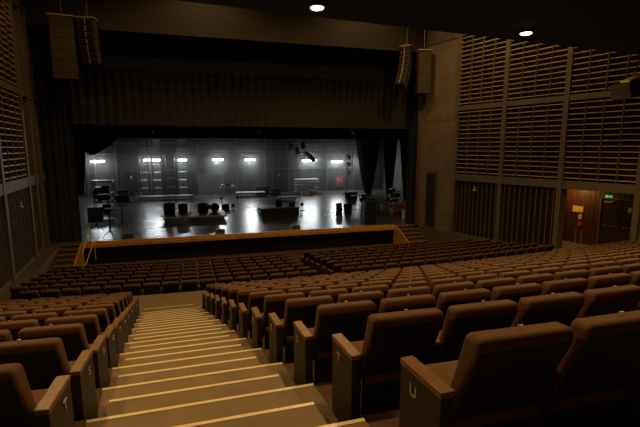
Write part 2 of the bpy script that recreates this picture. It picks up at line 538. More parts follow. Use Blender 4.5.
# side stairs from stage down to the front floor
def side_stairs(name, x0, x1, label):
    root = empty(name, ((x0 + x1) / 2, EDGE, FLOOR_Z), 0, label, 'stairs', 'side stairs up to the stage')
    t = MB(); n = MB()
    hw = (x1 - x0) / 2
    for i in range(7):
        z = S - FLOOR_Z - 0.165 * i
        y1 = -0.40 * i + (0.0)
        t.b2(-hw, hw, y1 - 0.40, y1, 0, z)
        n.b2(-hw, hw, y1 - 0.405, y1 - 0.35, z, z + 0.012)
    t.build('treads', M['carpet'], root)
    n.build('nosings', M['slat'], root)
    return root
sl = side_stairs('side_stairs', -6.45, -5.45, 'broad carpeted side stairs up to stage by left wall')
sr = side_stairs('side_stairs', 12.05, 13.25, 'broad carpeted side stairs up to stage by right wall')
# timber cheeks of the stairs towards the pit
for root, x, nm in ((sl, 0.5, 'l'), (sr, -0.6, 'r')):
    q = MB()
    zt = S - FLOOR_Z
    q.poly([(x, 0.0, 0), (x, 0.0, zt), (x, -0.35, zt), (x, -2.8, 0.12), (x, -2.8, 0)], (0.06 if x > 0 else -0.06, 0, 0))
    q.build('cheek_panel', M['edge'], root)
# handrails at the left stair
def handrail(pts, label):
    root = empty('handrail', pts[0], 0, label, 'handrail', 'yellow handrails at the left stage stairs')
    o0 = Vector(pts[0])
    t = MB().bar((0, 0, 0.0), Vector(pts[1]) - o0, 0.024)
    t.build('rail', M['yellow'], root)
    p = MB()
    a = Vector(pts[1]) - o0
    p.bar((0, 0, 0), (0, 0, min(-0.2, S - 0.9 - pts[0][2] + 0.0) if pts[0][2] < S + 0.3 else -0.8), 0.02)
    p.build('post', M['yellow'], root)
    MB().bar(a, a + Vector((0, 0, FLOOR_Z - pts[1][2])), 0.02).build('post', M['yellow'], root)
handrail([(-5.0, 23.6, S + 0.80), (-5.14, 22.4, S - 0.25)], 'slanting yellow handrail on the pit side of left stairs, upper of two')
handrail([(-4.83, 23.6, S + 0.14), (-4.86, 21.6, S - 0.62)], 'slanting yellow handrail on the pit side of left stairs, lower of two')

# ------------------------------------------------------------------ drapes
def drape(name, label, x0, x1, y, z0, z1, mt, amp=0.07, wave=0.35, taper=None, cat='curtain', group=None, flat=False):
    """a pleated cloth; taper = (centre, bottom_half_width_ratio, where)"""
    mb = MB()
    W = x1 - x0
    nx = max(12, int(W / wave * 6)); nz = 1 if not taper else 14
    th = 0.03
    grid = []
    for side in (0, 1):
        g = []
        for j in range(nz + 1):
            t = j / nz
            z = z1 + (z0 - z1) * t
            row = []
            for i in range(nx + 1):
                u = i / nx
                ph = u * W / wave * 2 * math.pi
                a = amp * (0.65 + 0.35 * math.sin(u * 17.3))
                yy = y + a * math.sin(ph + 0.8 * math.sin(u * 9)) + side * th
                x = x0 + W * u
                if taper:
                    cx, r, pw = taper
                    k = 1 - (1 - r) * (t ** pw)
                    x = cx + (x - cx) * k
                row.append(mb.bm.verts.new((x, yy, z)))
            g.append(row)
        grid.append(g)
    for side in (0, 1):
        g = grid[side]
        for j in range(nz):
            for i in range(nx):
                q = (g[j][i], g[j][i + 1], g[j + 1][i + 1], g[j + 1][i])
                mb.bm.faces.new(q if side else q[::-1])
    a, b = grid
    for j in range(nz):
        mb.bm.faces.new((a[j][0], a[j + 1][0], b[j + 1][0], b[j][0]))
        mb.bm.faces.new((a[j][nx], b[j][nx], b[j + 1][nx], a[j + 1][nx]))
    for i in range(nx):
        mb.bm.faces.new((a[nz][i], a[nz][i + 1], b[nz][i + 1], b[nz][i]))
        mb.bm.faces.new((a[0][i], b[0][i], b[0][i + 1], a[0][i + 1]))
    o = mb.build(name, mt, smooth=True)
    return tag(o, label, cat, group)
drape('house_valance', 'brown-black pleated house curtain raised across the stage opening', -6.6, 13.3, 24.35, 1.17, 3.95, M['valance'], 0.09, 0.42)
drape('border_curtain', 'flat black border curtain above the pleated house curtain', -6.8, 13.4, 24.7, 3.7, 7.4, M['black_cloth'], 0.03, 0.8)
drape('border_curtain', 'black border curtain hanging just behind the house curtain', -9.5, 19, 28.4, 0.90, 7.48, M['black_cloth'], 0.04, 0.6)
drape('border_curtain', 'black border curtain deepest over the stage', -10.8, 21, 37.5, 0.80, 7.48, M['black_cloth'], 0.04, 0.6)
drape('tormentor_curtain', 'tall black drape closing the left side of the stage', -7.2, -5.5, 24.1, S + 0.02, 5.6, M['black_cloth'], 0.06, 0.3)
drape('tormentor_curtain', 'tall black drape closing the right side of the stage', 13.0, 13.85, 24.15, S + 0.02, 5.6, M['black_cloth'], 0.05, 0.25)
# tied legs on the right side
drape('leg_curtain', 'black leg curtain gathered low, innermost of the right side', 15.8, 19.2, 41.0, S + 0.1, 7.48, M['black_cloth'], 0.12, 0.4, (17.6, 0.22, 2.2))
drape('leg_curtain', 'black leg curtain gathered low, middle of the right side', 16.1, 18.1, 35.0, S + 0.1, 7.48, M['black_cloth'], 0.12, 0.4, (17.1, 0.22, 1.7))
drape('leg_curtain', 'black leg curtain gathered low, nearest the proscenium on right', 15.1, 18.0, 30.0, S + 0.1, 7.48, M['black_cloth'], 0.12, 0.4, (16.9, 0.5, 1.6))
drape('leg_curtain', 'short black leg curtain hooked up at the stage left side', -7.5, -5.9, 29.5, -2.9, 7.48, M['black_cloth'], 0.10, 0.35, (-6.7, 0.35, 2.6))
drape('swag_curtain', 'black swagged drape hanging high on the left of stage', -8.6, -4.3, 36.0, -0.5, 7.48, M['black_cloth'], 0.10, 0.5, (-7.1, 0.10, 6.0))

# ------------------------------------------------------------------ tiny bits on the valance
def spotlight(x, y, z, rx, rz, label, mt='dmetal', lens='cream', s=1.0, group=None, drop=0.4):
    root = empty('stage_spotlight', (x, y, z), rz, label, 'spotlight', group)
    b = MB(); d = Vector((0, -math.cos(rx), -math.sin(rx)))
    b.bar(-d * 0.25 * s, d * 0.25 * s, 0.15 * s, 12).build('housing', M[mt], root)
    MB().bar(d * 0.25 * s, d * 0.29 * s, 0.13 * s, 12).build('lens', M[lens], root)
    MB().box((0.18 * s, 0, 0.1 * s), (0.02, 0.05, 0.3 * s)).box((-0.18 * s, 0, 0.1 * s), (0.02, 0.05, 0.3 * s)).box((0, 0, 0.25 * s), (0.38 * s, 0.05, 0.02)).build('yoke', M[mt], root)
    MB().bar((0, 0, 0.25 * s), (0, 0, 0.25 * s + drop), 0.02).build('clamp', M[mt], root)
gs = 'spotlights hanging on the pipes over the stage'
# flown pipes over the stage
def pipe(x0, x1, y, z, label):
    root = empty('lighting_pipe', ((x0 + x1) / 2, y, z), 0, label, 'pipe', 'pipes flown over the stage')
    hw = (x1 - x0) / 2
    MB().bar((-hw, 0, 0), (hw, 0, 0), 0.035).build('tube', M['metal'], root)
    n = 5
    for i in range(n):
        x = -hw * 0.9 + 1.8 * hw * i / (n - 1)
        MB().bar((x, 0, 0), (x, 0, 7.45 - z), 0.012, 6).build('cable', M['dmetal'], root)
pipe(-6.6, 13.0, 25.3, 1.32, 'thin grey pipe just below the pleated house curtain')
pipe(-9, 19, 40.5, 0.55, 'grey pipe highest of those before the back wall')
pipe(-9, 19, 42.0, 0.05, 'grey pipe second highest before the back wall')
pipe(-9, 19, 43.5, -0.55, 'grey pipe lowest before the back wall')
for x, z, t in ((-1.9, 1.0, 'left'), (3.9, 1.0, 'middle'), (9.8, 1.0, 'right')):
    spotlight(x, 25.3, z, R(50), R(10), f'small dark spotlight below the house curtain, {t} of three', s=0.55, group=gs, drop=0.25)
for i, (x, z) in enumerate([(9.3, 0.1), (9.9, -0.25), (10.5, 0.2), (10.9, -0.6), (11.4, -1.0)]):
    spotlight(x, 40.5, z, R(20 + 25 * (i % 3)), R(-20 + 15 * i), ['dark spotlight at the left of hanging cluster', 'dark spotlight low in left half of hanging cluster', 'dark spotlight at the top of hanging cluster', 'dark spotlight in right half of hanging cluster', 'dark spotlight lowest in the hanging cluster'][i], s=1.3, group=gs, drop=max(0.05, 0.55 - z - 0.3))

# ------------------------------------------------------------------ fluorescent battens behind the stage
def fluor(x, y, z, L, rz, label, power):
    root = empty('fluorescent_light', (x, y, z), rz, label, 'work light', 'cool work lights on the back wall')
    MB().box((0, 0.04, 0.06), (L + 0.1, 0.12, 0.08)).build('housing', M['white'], root)
    MB().bar((-L / 2, -0.03, -0.0), (L / 2, -0.03, -0.0), 0.055, 10).build('tube', M['tube'], root)
    ld = bpy.data.lights.new('work_lamp', 'AREA')
    ld.shape = 'RECTANGLE'; ld.size = L; ld.size_y = 0.12
    ld.energy = power; ld.color = COOL
    lo = bpy.data.objects.new('work_lamp', ld); C.objects.link(lo)
    lo.parent = root; lo.location = (0, -0.12, 0); lo.rotation_euler = (R(-62), 0, 0)
PW = 58
for x, y, z, L, rz, lab, pw in [
    (-8.35, 44.9, -1.25, 1.2, R(-14), 'slightly tilted white tube light left of the scaffold towers', 0.8),
    (-4.05, 45.3, -1.18, 0.55, 0, 'bright tube light behind left scaffold tower, left of pair', 0.6),
    (-3.2, 45.3, -1.18, 0.65, 0, 'bright tube light behind left scaffold tower, right of pair', 0.6),
    (-0.75, 45.3, -1.2, 0.9, 0, 'bright tube light behind the right scaffold tower', 0.7),
    (2.75, 45.6, -1.2, 1.0, 0, 'bright tube light above the pale board', 1.3),
    (6.05, 45.6, -1.25, 1.0, 0, 'bright tube light above the flat cart', 1.3),
    (12.1, 45.6, -1.38, 0.7, 0, 'bright tube light above stacked platforms, left of pair', 0.7),
    (13.0, 45.6, -1.38, 0.7, 0, 'bright tube light above stacked platforms, right of pair', 0.7),
    (15.75, 45.6, -1.5, 1.2, 0, 'brightest tube light above the red board', 1.5),
    (18.6, 45.0, -1.4, 0.9, 0, 'tube light seen between the right leg curtains', 1.0)]:
    fluor(x, y, z, L, rz, lab, PW * pw)

# ducts along the back wall
for i, (z, t) in enumerate(((0.45, 'upper'), (0.0, 'middle'), (-0.4, 'lower'))):
    m = MB(); m.b2(0.9, 20.5, 45.5, 45.8, z, z + 0.16)
    for x in range(2, 20, 3):
        m.b2(x, x + 0.06, 45.47, 45.98, z - 0.02, z + 0.18)
    tag(m.build('cable_duct', M['metal']), f'long grey duct along back wall, the {t} of three', 'duct', 'ducts on the back wall')
# wall ribs
m = MB()
for x in [-9.6, -8.9, -7.0, 0.7, 4.6, 7.7, 8.4, 10.2, 14.6, 17.8, 19.2]:
    m.b2(x, x + 0.14, 45.85, 46.02, S, 2.2)
m.b2(-10.8, 0.3, 45.85, 46.02, 0.4, 0.6)
m.b2(7.7, 20, 45.85, 46.02, -2.3, -2.15)
struct(m.build('trim_6', M['metal']))

# back doors
def back_door(x, y, w_, h_, label, sign=True):
    root = empty('stage_door', (x, y, S), 0, label, 'door')
    MB().b2(-w_ / 2, w_ / 2, -0.04, 0.03, 0, h_).build('door_leaf', M['case'], root)
    MB().b2(-w_ / 2 - 0.06, -w_ / 2, -0.06, 0.03, 0, h_ + 0.06).b2(w_ / 2, w_ / 2 + 0.06, -0.06, 0.03, 0, h_ + 0.06).b2(-w_ / 2, w_ / 2, -0.06, 0.03, h_, h_ + 0.06).build('door_frame', M['dmetal'], root)
    if sign:
        MB().b2(-0.09, 0.09, -0.06, -0.04, h_ - 0.65, h_ - 0.38).build('door_notice', M['white'], root)
back_door(-5.65, 45.9, 1.05, 2.4, 'black stage door with white notice left of scaffold')
back_door(9.15, 45.9, 0.8, 2.35, 'black stage door with a white strip behind centre stage')
o = MB().b2(0.65, 3.3, 45.55, 45.7, S, -2.6); tag(o.build('scenery_flat', M['paleboard']), 'pale grey scenery board leaning at back wall under tube light', 'board')
root = empty('red_board', (16.15, 45.75, -4.28), 0, 'red board with a white looping mark by the back wall', 'board')
MB().b2(-0.48, 0.48, -0.03, 0.03, 0, 1.05, bev=0.01).build('panel', M['red'], root)
q = MB()
prev = None
for i in range(15):
    a = R(-40 + i * 20)
    p = (0.2 * math.cos(a) + 0.05, -0.05, 0.5 + 0.2 * math.sin(a))
    if prev: q.bar(prev, p, 0.02, 6)
    prev = p
q.bar((-0.3, -0.05, 0.6), (-0.3, -0.05, 0.85), 0.02, 6).bar((-0.3, -0.05, 0.85), (-0.05, -0.05, 0.85), 0.02, 6)
q.build('mark', M['white'], root)
MB().b2(-0.42, -0.36, 0, 0.05, -0.47, 0).b2(0.36, 0.42, 0, 0.05, -0.47, 0).build('leg', M['dmetal'], root)

# scaffold towers / trusses standing against the back wall
def tower(x, y, w_, d_, h_, label):
    root = empty('scaffold_tower', (x, y, S), 0, label, 'scaffold', 'scaffold towers before the back wall')
    for sx in (-1, 1):
        for sy in (-1, 1):
            MB().bar((sx * w_ / 2, sy * d_ / 2, 0), (sx * w_ / 2, sy * d_ / 2, h_), 0.04).build('upright', M['dmetal'], root)
    b = MB(); n = int(h_ / 0.75)
    for i in range(n + 1):
        z = 0.15 + i * (h_ - 0.2) / n
        for sy in (-1, 1):
            b.bar((-w_ / 2, sy * d_ / 2, z), (w_ / 2, sy * d_ / 2, z), 0.028, 6)
        for sx in (-1, 1):
            b.bar((sx * w_ / 2, -d_ / 2, z), (sx * w_ / 2, d_ / 2, z), 0.028, 6)
    b.bar((-w_ / 2, -d_ / 2, 0.1), (-w_ / 2, -d_ / 2, h_ - 0.02), 0.03, 6)
    b.build('rungs', M['metal'], root)
    b = MB()
    for i in range(n):
        z0 = 0.15 + i * (h_ - 0.2) / n; z1 = 0.15 + (i + 1) * (h_ - 0.2) / n
        s_ = 1 if i % 2 else -1
        b.bar((-s_ * w_ / 2, -d_ / 2, z0), (s_ * w_ / 2, -d_ / 2, z1), 0.022, 6)
    b.build('braces', M['dmetal'], root)
for i, (x, w_, t) in enumerate([(-4.3, 0.8, 'leftmost, beside the stage door'), (-3.1, 0.8, 'second from left'), (-1.9, 0.8, 'third from left'), (-0.75, 0.9, 'rightmost, beside the pale board')]):
    tower(x, 44.3, w_, 0.8, 5.5 if i != 2 else 5.2, f'dark scaffold tower, {t}')
tag(MB().b2(-2.85, -1.3, 45.3, 45.4, S, 0.3).build('black_flat', M['case']), 'tall black scenery flat between the scaffold towers', 'board')

# ------------------------------------------------------------------ things on the stage
def flight_case(x, y, z, w_, d_, h_, label, rz=0, mt='case', group=None):
    root = empty('flight_case', (x, y, z), rz, label, 'case', group)
    MB().b2(-w_ / 2, w_ / 2, -d_ / 2, d_ / 2, 0.06, h_, bev=0.012).build('body', M[mt], root)
    e = MB()
    for sx in (-1, 1):
        for sy in (-1, 1):
            e.b2(sx * w_ / 2 - 0.018, sx * w_ / 2 + 0.018, sy * d_ / 2 - 0.018, sy * d_ / 2 + 0.018, 0.06, h_ + 0.006)
    for zz in (0.07, h_ * 0.6, h_):
        for sy in (-1, 1):
            e.b2(-w_ / 2, w_ / 2, sy * d_ / 2 - 0.012, sy * d_ / 2 + 0.012, zz - 0.012, zz + 0.008)
        for sx in (-1, 1):
            e.b2(sx * w_ / 2 - 0.012, sx * w_ / 2 + 0.012, -d_ / 2, d_ / 2, zz - 0.012, zz + 0.008)
    e.build('metal_edging', M['dmetal'], root)
    MB().b2(-0.08, 0.08, -d_ / 2 - 0.03, -d_ / 2, h_ * 0.4, h_ * 0.45).build('handle', M['metal'], root)
    f = MB()
    for sx in (-1, 1):
        for sy in (-1, 1):
            f.b2(sx * (w_ / 2 - 0.06) - 0.03, sx * (w_ / 2 - 0.06) + 0.03, sy * (d_ / 2 - 0.06) - 0.03, sy * (d_ / 2 - 0.06) + 0.03, 0, 0.065)
    f.build('feet', M['dmetal'], root)
    return root

def amp(x, y, w_, d_, h_, label, rz=0, group=None, z=S, tilt=0.0):
    root = empty('loudspeaker', (x, y, z), rz, label, 'speaker', group)
    t = h_ * tilt
    MB().poly([(-w_ / 2, -d_ / 2, 0), (-w_ / 2, d_ / 2, 0), (-w_ / 2, d_ / 2, h_), (-w_ / 2, -d_ / 2 + t, h_)], (w_, 0, 0), bev=0.012).build('cabinet', M['case'], root)
    g = MB()
    r = min(w_, h_) * 0.36
    n = 2 if h_ > 1.5 * w_ else 1
    for i in range(n):
        zc = h_ * (i + 0.5) / n
        g.bar((0, -d_ / 2 + t * zc / h_ + 0.01, zc), (0, -d_ / 2 + t * zc / h_ - 0.02, zc), r, 16)
    g.build('cone', M['dmetal'], root)
    MB().b2(-0.08, 0.08, -0.02, 0.02, h_, h_ + 0.03).build('handle', M['dmetal'], root)
    return root

# left: square monitor box on a tripod, stand with trays, rack
amp(-5.35, 27.0, 0.80, 0.6, 0.85, 'dark square loudspeaker box near the yellow handrail', R(10), z=S + 0.55)
root = empty('speaker_tripod', (-5.35, 27.0, S), 0, 'tripod stand under the square loudspeaker near yellow handrail', 'stand')
MB().bar((0, 0, 0.3), (0, 0, 0.55), 0.03).build('pole', M['dmetal'], root)
for a in (90, 210, 330):
    MB().bar((0, 0, 0.45), (0.5 * math.cos(R(a)), 0.5 * math.sin(R(a)), 0.02), 0.018).build('leg', M['dmetal'], root)

root = empty('tray_stand', (-4.25, 24.7, S), 0, 'tall dark stand carrying three trays, left front of stage', 'stand')
MB().bar((0, 0, 0.25), (0, 0, 2.35), 0.04).build('pole', M['dmetal'], root)
for z, dx in ((1.55, 0.12), (0.98, -0.02), (1.95, 0.05)):
    MB().box((dx, 0, z), (0.6, 0.4, 0.07), bev=0.01).build('tray', M['case'], root)
for a in (60, 180, 300):
    MB().bar((0, 0, 0.45), (0.4 * math.cos(R(a)), 0.4 * math.sin(R(a)), 0.015), 0.018).build('leg', M['dmetal'], root)
root = empty('tray_stand', (-4.0, 27.2, S), 0, 'shorter dark stand with one tray behind the tall one', 'stand')
MB().bar((0, 0, 0.25), (0, 0, 1.45), 0.03).build('pole', M['dmetal'], root)
MB().box((0, 0, 1.45), (0.62, 0.4, 0.08), bev=0.01).build('tray', M['case'], root)
for a in (30, 150, 270):
    MB().bar((0, 0, 0.45), (0.35 * math.cos(R(a)), 0.35 * math.sin(R(a)), 0.015), 0.016).build('leg', M['dmetal'], root)

root = empty('equipment_rack', (-6.9, 38.6, S), 0, 'tall equipment rack with white top and teal cloth, stage left rear', 'rack')
for sx in (-1, 1):
    for sy in (-1, 1):
        MB().bar((sx * 0.72, sy * 0.35, 0), (sx * 0.72, sy * 0.35, 2.0), 0.03).build('upright', M['dmetal'], root)
MB().b2(-0.85, 0.75, -0.45, 0.45, 2.0, 2.14, bev=0.02).build('top', M['white'], root)
for z in (0.5, 1.1):
    MB().b2(-0.72, 0.72, -0.38, 0.38, z, z + 0.05).build('shelf', M['dmetal'], root)
MB().b2(-0.1, 0.5, -0.40, 0.1, 1.15, 1.75, bev=0.03).build('cloth_bundle', M['teal'], root)
MB().b2(-0.65, -0.15, -0.3, 0.2, 1.15, 1.6, bev=0.02).build('console', M['case'], root)
MB().b2(-0.5, 0.5, -0.35, 0.3, 0.55, 0.98, bev=0.02).build('crate', M['case'], root)
flight_case(-5.9, 41.3, S, 1.1, 0.7, 0.62, 'lower black case of the stack beside the tall rack')
flight_case(-5.8, 41.3, S + 0.63, 0.8, 0.6, 0.45, 'upper black case of the stack beside the tall rack')
root = empty('step_ladder', (-4.6, 41.5, S), R(20), 'small yellow step ladder before the stage door', 'ladder')
for sx in (-0.22, 0.22):
    MB().bar((sx, -0.3, 0), (sx, 0, 0.9), 0.02).build('rail', M['yellow'], root)
    MB().bar((sx, 0.3, 0), (sx, 0, 0.9), 0.02).build('rail', M['yellow'], root)
for z in (0.25, 0.5, 0.75):
    MB().box((0, -0.3 + z / 3, z), (0.44, 0.1, 0.03)).build('tread', M['yellow'], root)
amp(-6.2, 35.5, 0.6, 0.5, 0.5, 'low black speaker on floor right of the tall rack')

# long low platform at the back
def platform(x, y, z, w_, d_, h_, label, group=None, top='metal'):
    root = empty('stage_platform', (x, y, z), 0, label, 'platform', group)
    MB().b2(-w_ / 2, w_ / 2, -d_ / 2, d_ / 2, h_ - 0.09, h_, bev=0.01).build('deck', M[top], root)
    for sx in (-1, 1):
        for sy in (-1, 1):
            MB().bar((sx * (w_ / 2 - 0.1), sy * (d_ / 2 - 0.1), 0), (sx * (w_ / 2 - 0.1), sy * (d_ / 2 - 0.1), h_ - 0.08), 0.03).build('leg', M['dmetal'], root)
    return root
platform(-2.2, 42.0, S, 4.8, 1.2, 0.36, 'long low grey platform before the scaffold towers')
platform(5.6, 42.3, S, 2.8, 1.4, 0.45, 'low grey platform at back, right of the pale board', top='paleboard')
for i in range(5):
    platform(11.75 + 0.06 * (i % 2), 43.9, S + 0.3 * i, 2.6 - 0.1 * (i % 3), 1.2, 0.30,
             ['lowest', 'second lowest', 'middle', 'second highest', 'topmost'][i] + ' platform deck of the stack at back right', 'stacked platform decks', top='paleboard')
# drum riser and kit
root = empty('drum_riser', (0.15, 29.9, S), R(0), 'low carpeted drum riser with pale edge, left of centre stage', 'platform')
MB().b2(-2.0, 2.0, -1.2, 1.2, 0.22, 0.34, bev=0.01).build('deck', M['case'], root)
MB().b2(-2.02, 2.02, -1.23, -1.2, 0.27, 0.35).build('edging', M['slat'], root)
for sx in (-1, 0, 1):
    for sy in (-1, 1):
        MB().bar((sx * 1.85, sy * 1.05, 0), (sx * 1.85, sy * 1.05, 0.23), 0.04).build('leg', M['dmetal'], root)
RZ = S + 0.34
amp(-1.5, 30.5, 0.7, 0.45, 0.75, 'black amplifier at the left end of drum riser', R(10), z=RZ)
amp(-0.6, 30.6, 0.6, 0.45, 0.65, 'black amplifier second from left on drum riser', R(-5), z=RZ)
amp(0.7, 30.7, 0.7, 0.45, 0.62, 'black amplifier right of middle on drum riser', R(4), z=RZ)
def drum(x, y, z, r, h, label, legs=0.0, lie=False):
    root = empty('drum', (x, y, z), 0, label, 'drum', 'drums on the riser')
    if lie:
        MB().bar((0, -h / 2, r), (0, h / 2, r), r, 20).build('shell', M['case'], root)
        MB().bar((0, -h / 2 - 0.015, r), (0, -h / 2, r), r * 0.95, 20).build('drumhead', M['dmetal'], root)
    else:
        MB().bar((0, 0, legs), (0, 0, legs + h), r, 20).build('shell', M['case'], root)
        MB().bar((0, 0, legs + h), (0, 0, legs + h + 0.015), r * 0.96, 20).build('drumhead', M['paleboard'], root)
        for a in (30, 150, 270):
            MB().bar((r * 0.9 * math.cos(R(a)), r * 0.9 * math.sin(R(a)), legs + 0.1), (r * 1.1 * math.cos(R(a)), r * 1.1 * math.sin(R(a)), 0), 0.012).build('leg', M['metal'], root)
drum(1.5, 30.4, RZ, 0.32, 0.35, 'dark bass drum lying at right of the riser', lie=True)
drum(1.1, 29.6, RZ, 0.20, 0.25, 'small dark drum on legs at front right of riser', legs=0.35)
for x, y, h, lab in ((-0.1, 30.2, 1.15, 'thin microphone stand at middle of the drum riser'), (1.75, 29.5, 1.0, 'thin microphone stand at right end of drum riser'), (-1.9, 29.3, 0.9, 'thin microphone stand at left end of drum riser')):
    root = empty('microphone_stand', (x, y, RZ), 0, lab, 'stand', 'microphone stands on the drum riser')
    MB().bar((0, 0, 0), (0, 0, 0.03), 0.14, 14).build('base', M['dmetal'], root)
    MB().bar((0, 0, 0.03), (0, 0, h), 0.014).bar((0, 0, h), (0.3, -0.1, h + 0.15), 0.01).build('pole', M['metal'], root)
    MB().sphere((0.32, -0.1, h + 0.16), 0.03).build('microphone', M['dmetal'], root)
amp(2.45, 33.2, 0.5, 0.45, 0.5, 'black wedge speaker just right of the drum riser', R(15), tilt=0.4)
# centre riser
root = empty('keyboard_riser', (5.95, 30.3, S), 0, 'dark boxy riser right of centre stage', 'platform')
MB().b2(-1.35, 1.35, -0.9, 0.9, 0.0, 0.52, bev=0.01).build('skirt', M['case'], root)
MB().b2(-1.38, 1.38, -0.93, 0.93, 0.52, 0.57, bev=0.008).build('deck', M['metal'], root)
amp(6.05, 30.6, 0.5, 0.4, 0.42, 'black box speaker on boxy riser, left of two', z=S + 0.57)
amp(7.0, 30.4, 0.45, 0.35, 0.26, 'lower black box speaker on boxy riser, right of two', z=S + 0.57)
def mini_stand(x, y, h, label, r=0.13):
    root = empty('floor_stand', (x, y, S), 0, label, 'stand', 'small stands on the stage floor')
    MB().bar((0, 0, 0), (0, 0, 0.04), r, 14).build('base', M['dmetal'], root)
    MB().bar((0, 0, 0.04), (0, 0, h - 0.15), 0.025).build('pole', M['dmetal'], root)
    MB().sphere((0, 0, h - 0.13), 0.13, 1, 0.8, 1.1).build('lamp_head', M['dmetal'], root)
mini_stand(8.05, 31.4, 0.62, 'short dark stand right of the boxy riser', 0.2)
mini_stand(2.5, 38.6, 0.48, 'short dark stand at centre stage, leftmost of rear two')
mini_stand(3.95, 38.9, 0.48, 'short dark stand at centre stage, rightmost of rear two')
mini_stand(3.05, 33.4, 0.48, 'short dark stand between drum riser and boxy riser', 0.2)
# floor monitors on the stage edge
for x, t in ((-3.35, 'at the left of the stage edge'), (1.43, 'at the middle of the stage edge'), (5.8, 'at the right of the stage edge')):
    amp(x, 24.25, 0.54, 0.35, 0.22, f'low black floor monitor {t}', tilt=0.6, group='floor monitors along the stage edge')
# pair of speakers
amp(10.4, 29.6, 0.42, 0.35, 0.72, 'upright black speaker right of boxy riser, left of pair', R(-10))
amp(11.0, 29.3, 0.46, 0.35, 0.70, 'upright black speaker right of boxy riser, right of pair', R(15))
# stands at right
def music_stand(x, y, h, label, rz=0, mt='case'):
    root = empty('music_stand', (x, y, S), rz, label, 'music stand', 'music stands at stage right')
    MB().bar((0, 0, 0.25), (0, 0, h - 0.1), 0.018).build('pole', M['dmetal'], root)
    for a in (90, 210, 330):
        MB().bar((0, 0, 0.3), (0.28 * math.cos(R(a)), 0.28 * math.sin(R(a)), 0.012), 0.012).build('leg', M['dmetal'], root)
    MB().box((0, 0, h), (0.55, 0.03, 0.36), rx=R(-35)).box((0, -0.12, h - 0.15), (0.55, 0.08, 0.02)).build('desk', M[mt], root)
music_stand(11.75, 28.2, 1.05, 'black music stand nearest the stage edge', R(12))
music_stand(12.3, 29.2, 1.2, 'black music stand behind the nearest one', R(-15))
music_stand(11.5, 30.6, 1.15, 'black music stand farthest left of the group', R(20))
music_stand(13.1, 28.0, 0.95, 'black music stand farthest right of the group', R(-25))
root = empty('mixing_table', (12.4, 31.6, S), R(5), 'narrow table with yellow-green top behind the music stands', 'table')
MB().b2(-0.65, 0.65, -0.3, 0.3, 0.98, 1.03, bev=0.01).build('top', M['yellow'], root)
for sx in (-1, 1):
    for sy in (-1, 1):
        MB().bar((sx * 0.6, sy * 0.25, 0), (sx * 0.6, sy * 0.25, 0.98), 0.02).build('leg', M['metal'], root)
flight_case(10.75, 24.9, S, 0.75, 0.6, 0.85, 'lower tall black case of stack at right stage edge')
flight_case(10.75, 24.9, S + 0.86, 0.70, 0.55, 0.55, 'upper black case of stack at right stage edge')
flight_case(13.3, 30.4, S, 0.55, 0.5, 0.85, 'upright black case behind the music stands')
# bench and table
root = empty('low_bench', (14.7, 31.3, S), R(0), 'dark low bench left of the orange crates', 'bench')
MB().b2(-0.8, 0.8, -0.25, 0.25, 0.48, 0.56, bev=0.01).build('seat', M['case'], root)
for sx in (-0.7, 0, 0.7):
    MB().b2(sx - 0.03, sx + 0.03, -0.22, 0.22, 0, 0.48).build('leg', M['dmetal'], root)
root = empty('folding_table', (13.5, 27.2, S), R(6), 'grey folding table before the low bench', 'table')
MB().b2(-0.8, 0.8, -0.35, 0.35, 0.70, 0.75, bev=0.01).build('top', M['metal'], root)
for sx in (-1, 1):
    for sy in (-1, 1):
        MB().bar((sx * 0.72, sy * 0.3, 0), (sx * 0.72, sy * 0.3, 0.7), 0.018).build('leg', M['metal'], root)
def crate(x, y, z, w_, d_, h_, label, rz=0, mt='orange'):
    root = empty('wooden_crate', (x, y, z), rz, label, 'crate', 'orange crates by the right proscenium')
    b = MB()
    for i in range(3):
        z0 = h_ * i / 3 + 0.01
        b.b2(-w_ / 2, w_ / 2, -d_ / 2, -d_ / 2 + 0.02, z0, z0 + h_ / 3 - 0.04)
        b.b2(-w_ / 2, w_ / 2, d_ / 2 - 0.02, d_ / 2, z0, z0 + h_ / 3 - 0.04)
        b.b2(-w_ / 2, -w_ / 2 + 0.02, -d_ / 2 + .02, d_ / 2 - .02, z0, z0 + h_ / 3 - 0.04)
        b.b2(w_ / 2 - 0.02, w_ / 2, -d_ / 2 + .02, d_ / 2 - .02, z0, z0 + h_ / 3 - 0.04)
    b.build('slats', M[mt], root)
    c = MB()
    for sx in (-1, 1):
        for sy in (-1, 1):
            c.b2(sx * (w_ / 2 - 0.03) - 0.015, sx * (w_ / 2 - 0.03) + 0.015, sy * (d_ / 2 - 0.035) - 0.012, sy * (d_ / 2 - 0.035) + 0.012, 0, h_)
    c.b2(-w_ / 2 + 0.02, w_ / 2 - 0.02, -d_ / 2 + 0.02, d_ / 2 - 0.02, 0.0, 0.02)
    c.build('corner_posts', M['slat'], root)
cr_l = [(14.35, 28.3, 0.0, 'front left crate on the floor'), (14.95, 28.4, 0.0, 'second crate on the floor'), (15.5, 29.2, 0.0, 'third crate on the floor'), (14.4, 28.3, 0.42, 'crate stacked on front left one'), (15.0, 28.45, 0.42, 'crate stacked on the second one'), (14.6, 26.9, 0.0, 'crate nearest the pale bin'), (15.45, 29.2, 0.42, 'crate stacked on the third one'), (16.2, 30.6, 0.0, 'crate farthest back')]
for i, (x, y, dz, t) in enumerate(cr_l):
    crate(x, y, S + dz, 0.5, 0.4, 0.4, f'orange slatted {t}, stage right', R(-14 + 9 * (i % 4)))
root = empty('pale_bin', (13.75, 25.6, S), 0, 'pale cream bin beside the right proscenium', 'bin')
